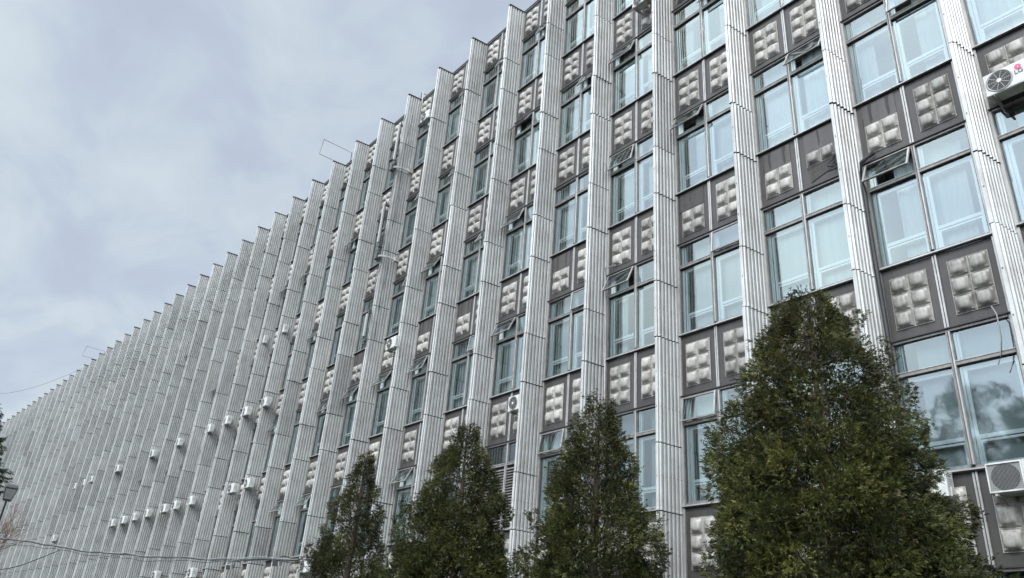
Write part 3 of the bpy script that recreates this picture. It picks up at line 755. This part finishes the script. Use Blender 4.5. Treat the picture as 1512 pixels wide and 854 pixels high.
# spruce at the left edge
def spruce(loc, H, Rb, seed, lab):
    rg = np.random.default_rng(seed); e = empty('spruce_tree', loc); tag(e, lab, 'tree')
    tr = MB(); tr.tube([(0, 0, 0), (0, 0, H*.6), (0, 0, H)], [.28, .14, .015], 'bark', 9); cen = []; dr = []; lb = tr
    zz = 1.5
    while zz < H-.1:
        R = Rb*(1-zz/H)**.85+.10; nb = 15 if zz > 7.5 else 0
        for i in range(nb):
            a = rg.random()*2*PI; L = R*rg.uniform(.75, 1.1); dz = -.10*L
            tip = np.array([math.cos(a)*L, math.sin(a)*L, zz+dz+.22*L*rg.random()]); st = np.array([0, 0, zz])
            lb.tube([tuple(st), tuple((st+tip)/2-np.array([0, 0, .05*L])), tuple(tip)], [.03, .018, .006], 'bark', 4)
            m_ = max(4, int(L/.045))
            for q in np.linspace(.12, 1, m_):
                sd = np.array([-math.sin(a), math.cos(a), 0])*rg.normal(0, .20*L*(1.15-q))
                cen.append(st+(tip-st)*q-np.array([0, 0, .12*L*q*(1-q)])+sd); dr.append([math.cos(a), math.sin(a), -.35])
        zz += rg.uniform(.20, .34)
    cen = np.array(cen); dr = norm(np.array(dr)+rg.normal(0, .3, (len(cen), 3))); n = len(cen)
    Q, T = sprays(cen, dr, rg.uniform(.22, .36, n), np.stack([rg.random(n)*.8, rg.random(n)*.8], 1), 7, .10, rg)
    c = link('crown', leaf_mesh('crown', Q, np.clip(T, 0, 1), 'spruce'), e); link('trunk', lb.data('trunk'), e)
P = ppt(-9, 590, 46); spruce((P.x, P.y, 0), P.z, 4.6, 5, 'dark green spruce at the left edge of the photo')

# leafless tree at the far left
def bare(loc, H, seed, lab):
    rg = random.Random(seed); e = empty('bare_tree', loc); tag(e, lab, 'tree'); tr = MB(); cr = MB()
    def grow(p, d, L, r, lv):
        pts = [p]; q = p
        for i in range(4):
            d = (d+Vector((rg.gauss(0, .12), rg.gauss(0, .12), rg.gauss(.04, .08)))).normalized(); q = q+d*L/4; pts.append(q)
        (tr if lv == 0 else cr).tube(pts, [r*(1-.12*i) for i in range(5)], 'twig', 5 if lv < 2 else 3, cap=False)
        if lv >= 5: return
        for i in range(4 if lv > 0 else 7):
            a = pts[rg.randint(2, 4)]; dd = (d+Vector((rg.gauss(0, .6), rg.gauss(0, .6), rg.gauss(.1, .4)))).normalized()
            grow(a, dd, L*rg.uniform(.52, .72), r*.5, lv+1)
    grow(Vector((0, 0, 0)), Vector((0, 0, 1)), H*.42, .16, 0)
    link('trunk', tr.data('trunk'), e); link('crown', cr.data('crown'), e)
P = ppt(-50, 800, 66); bare((P.x, P.y, 0), 10.5, 3, 'leafless reddish tree at the far left before the distant fins')

# ------------------------------------------------------------------ sky and light
sc = bpy.context.scene
w = bpy.data.worlds.new('World'); sc.world = w; w.use_nodes = True; nt = w.node_tree
bg = nt.nodes['Background']; SUN_EL, SUN_AZ = math.radians(48), math.radians(162)     # azimuth measured from +Y, clockwise
sk = N(nt, 'ShaderNodeTexSky'); sk.sky_type = 'NISHITA'; sk.sun_disc = False; sk.sun_elevation = SUN_EL; sk.sun_rotation = SUN_AZ; sk.air_density = 1.; sk.dust_density = 2.
tc = N(nt, 'ShaderNodeTexCoord'); sp_ = N(nt, 'ShaderNodeSeparateXYZ'); nt.links.new(tc.outputs['Generated'], sp_.inputs[0])
mx_ = N(nt, 'ShaderNodeMath', operation='MAXIMUM'); nt.links.new(sp_.outputs[2], mx_.inputs[0]); mx_.inputs[1].default_value = .0
ad = N(nt, 'ShaderNodeMath', operation='ADD'); nt.links.new(mx_.outputs[0], ad.inputs[0]); ad.inputs[1].default_value = .22
cb = N(nt, 'ShaderNodeCombineXYZ')
for i in (0, 1):
    dv = N(nt, 'ShaderNodeMath', operation='DIVIDE'); nt.links.new(sp_.outputs[i], dv.inputs[0]); nt.links.new(ad.outputs[0], dv.inputs[1]); nt.links.new(dv.outputs[0], cb.inputs[i])
def wn(scale, det, rough, off, dist=.4):
    mp = N(nt, 'ShaderNodeMapping'); mp.inputs['Location'].default_value = off; mp.inputs['Rotation'].default_value = (0, 0, .5); mp.inputs['Scale'].default_value = (1., 1.35, 1); nt.links.new(cb.outputs[0], mp.inputs[0])
    n = N(nt, 'ShaderNodeTexNoise'); n.inputs['Scale'].default_value = scale; n.inputs['Detail'].default_value = det; n.inputs['Roughness'].default_value = rough; n.inputs['Distortion'].default_value = dist
    nt.links.new(mp.outputs[0], n.inputs[0]); return n.outputs['Fac']
n1 = wn(2.9, 8, .56, (3.1, .4, 0)); n2 = wn(.7, 3, .5, (8, 2, 0))
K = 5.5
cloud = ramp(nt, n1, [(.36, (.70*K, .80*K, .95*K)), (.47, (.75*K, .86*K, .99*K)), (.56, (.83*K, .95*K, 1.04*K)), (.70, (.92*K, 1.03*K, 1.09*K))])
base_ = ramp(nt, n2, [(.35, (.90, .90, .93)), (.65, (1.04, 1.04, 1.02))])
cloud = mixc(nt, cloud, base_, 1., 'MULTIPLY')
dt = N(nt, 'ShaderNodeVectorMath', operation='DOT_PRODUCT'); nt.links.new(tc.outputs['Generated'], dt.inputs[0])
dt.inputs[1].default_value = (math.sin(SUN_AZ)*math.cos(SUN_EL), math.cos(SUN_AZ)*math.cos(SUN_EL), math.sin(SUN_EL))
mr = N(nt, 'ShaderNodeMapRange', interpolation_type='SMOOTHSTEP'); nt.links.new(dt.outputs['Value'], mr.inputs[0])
for i_, v_ in zip((1, 2, 3, 4), (.28, 1., 1., 6.)): mr.inputs[i_].default_value = v_  # extra cloud glow around the sun, out of view, added to brighten the facade
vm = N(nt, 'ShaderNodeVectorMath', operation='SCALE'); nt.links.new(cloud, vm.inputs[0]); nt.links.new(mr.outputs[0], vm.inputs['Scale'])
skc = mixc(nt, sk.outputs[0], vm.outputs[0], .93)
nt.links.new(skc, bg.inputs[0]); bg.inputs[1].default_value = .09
sd = bpy.data.lights.new('sun', 'SUN'); sd.energy = 1.5; sd.angle = math.radians(11); sd.color = (1, .97, .93)
so = bpy.data.objects.new('sun', sd); C.objects.link(so)
dirv = Vector((math.sin(SUN_AZ)*math.cos(SUN_EL), math.cos(SUN_AZ)*math.cos(SUN_EL), math.sin(SUN_EL)))
so.rotation_euler = dirv.to_track_quat('Z', 'Y').to_euler(); so.location = (0, -40, 60)
vs = sc.view_settings; vs.view_transform = 'Standard'; vs.look = 'None'; vs.exposure = .68; vs.gamma = 1; vs.use_curve_mapping = False
sc.cycles.max_bounces = 6; sc.cycles.transparent_max_bounces = 10; sc.cycles.diffuse_bounces = 3; sc.cycles.glossy_bounces = 3
sc.cycles.use_denoising = True; sc.cycles.caustics_reflective = False; sc.cycles.caustics_refractive = False
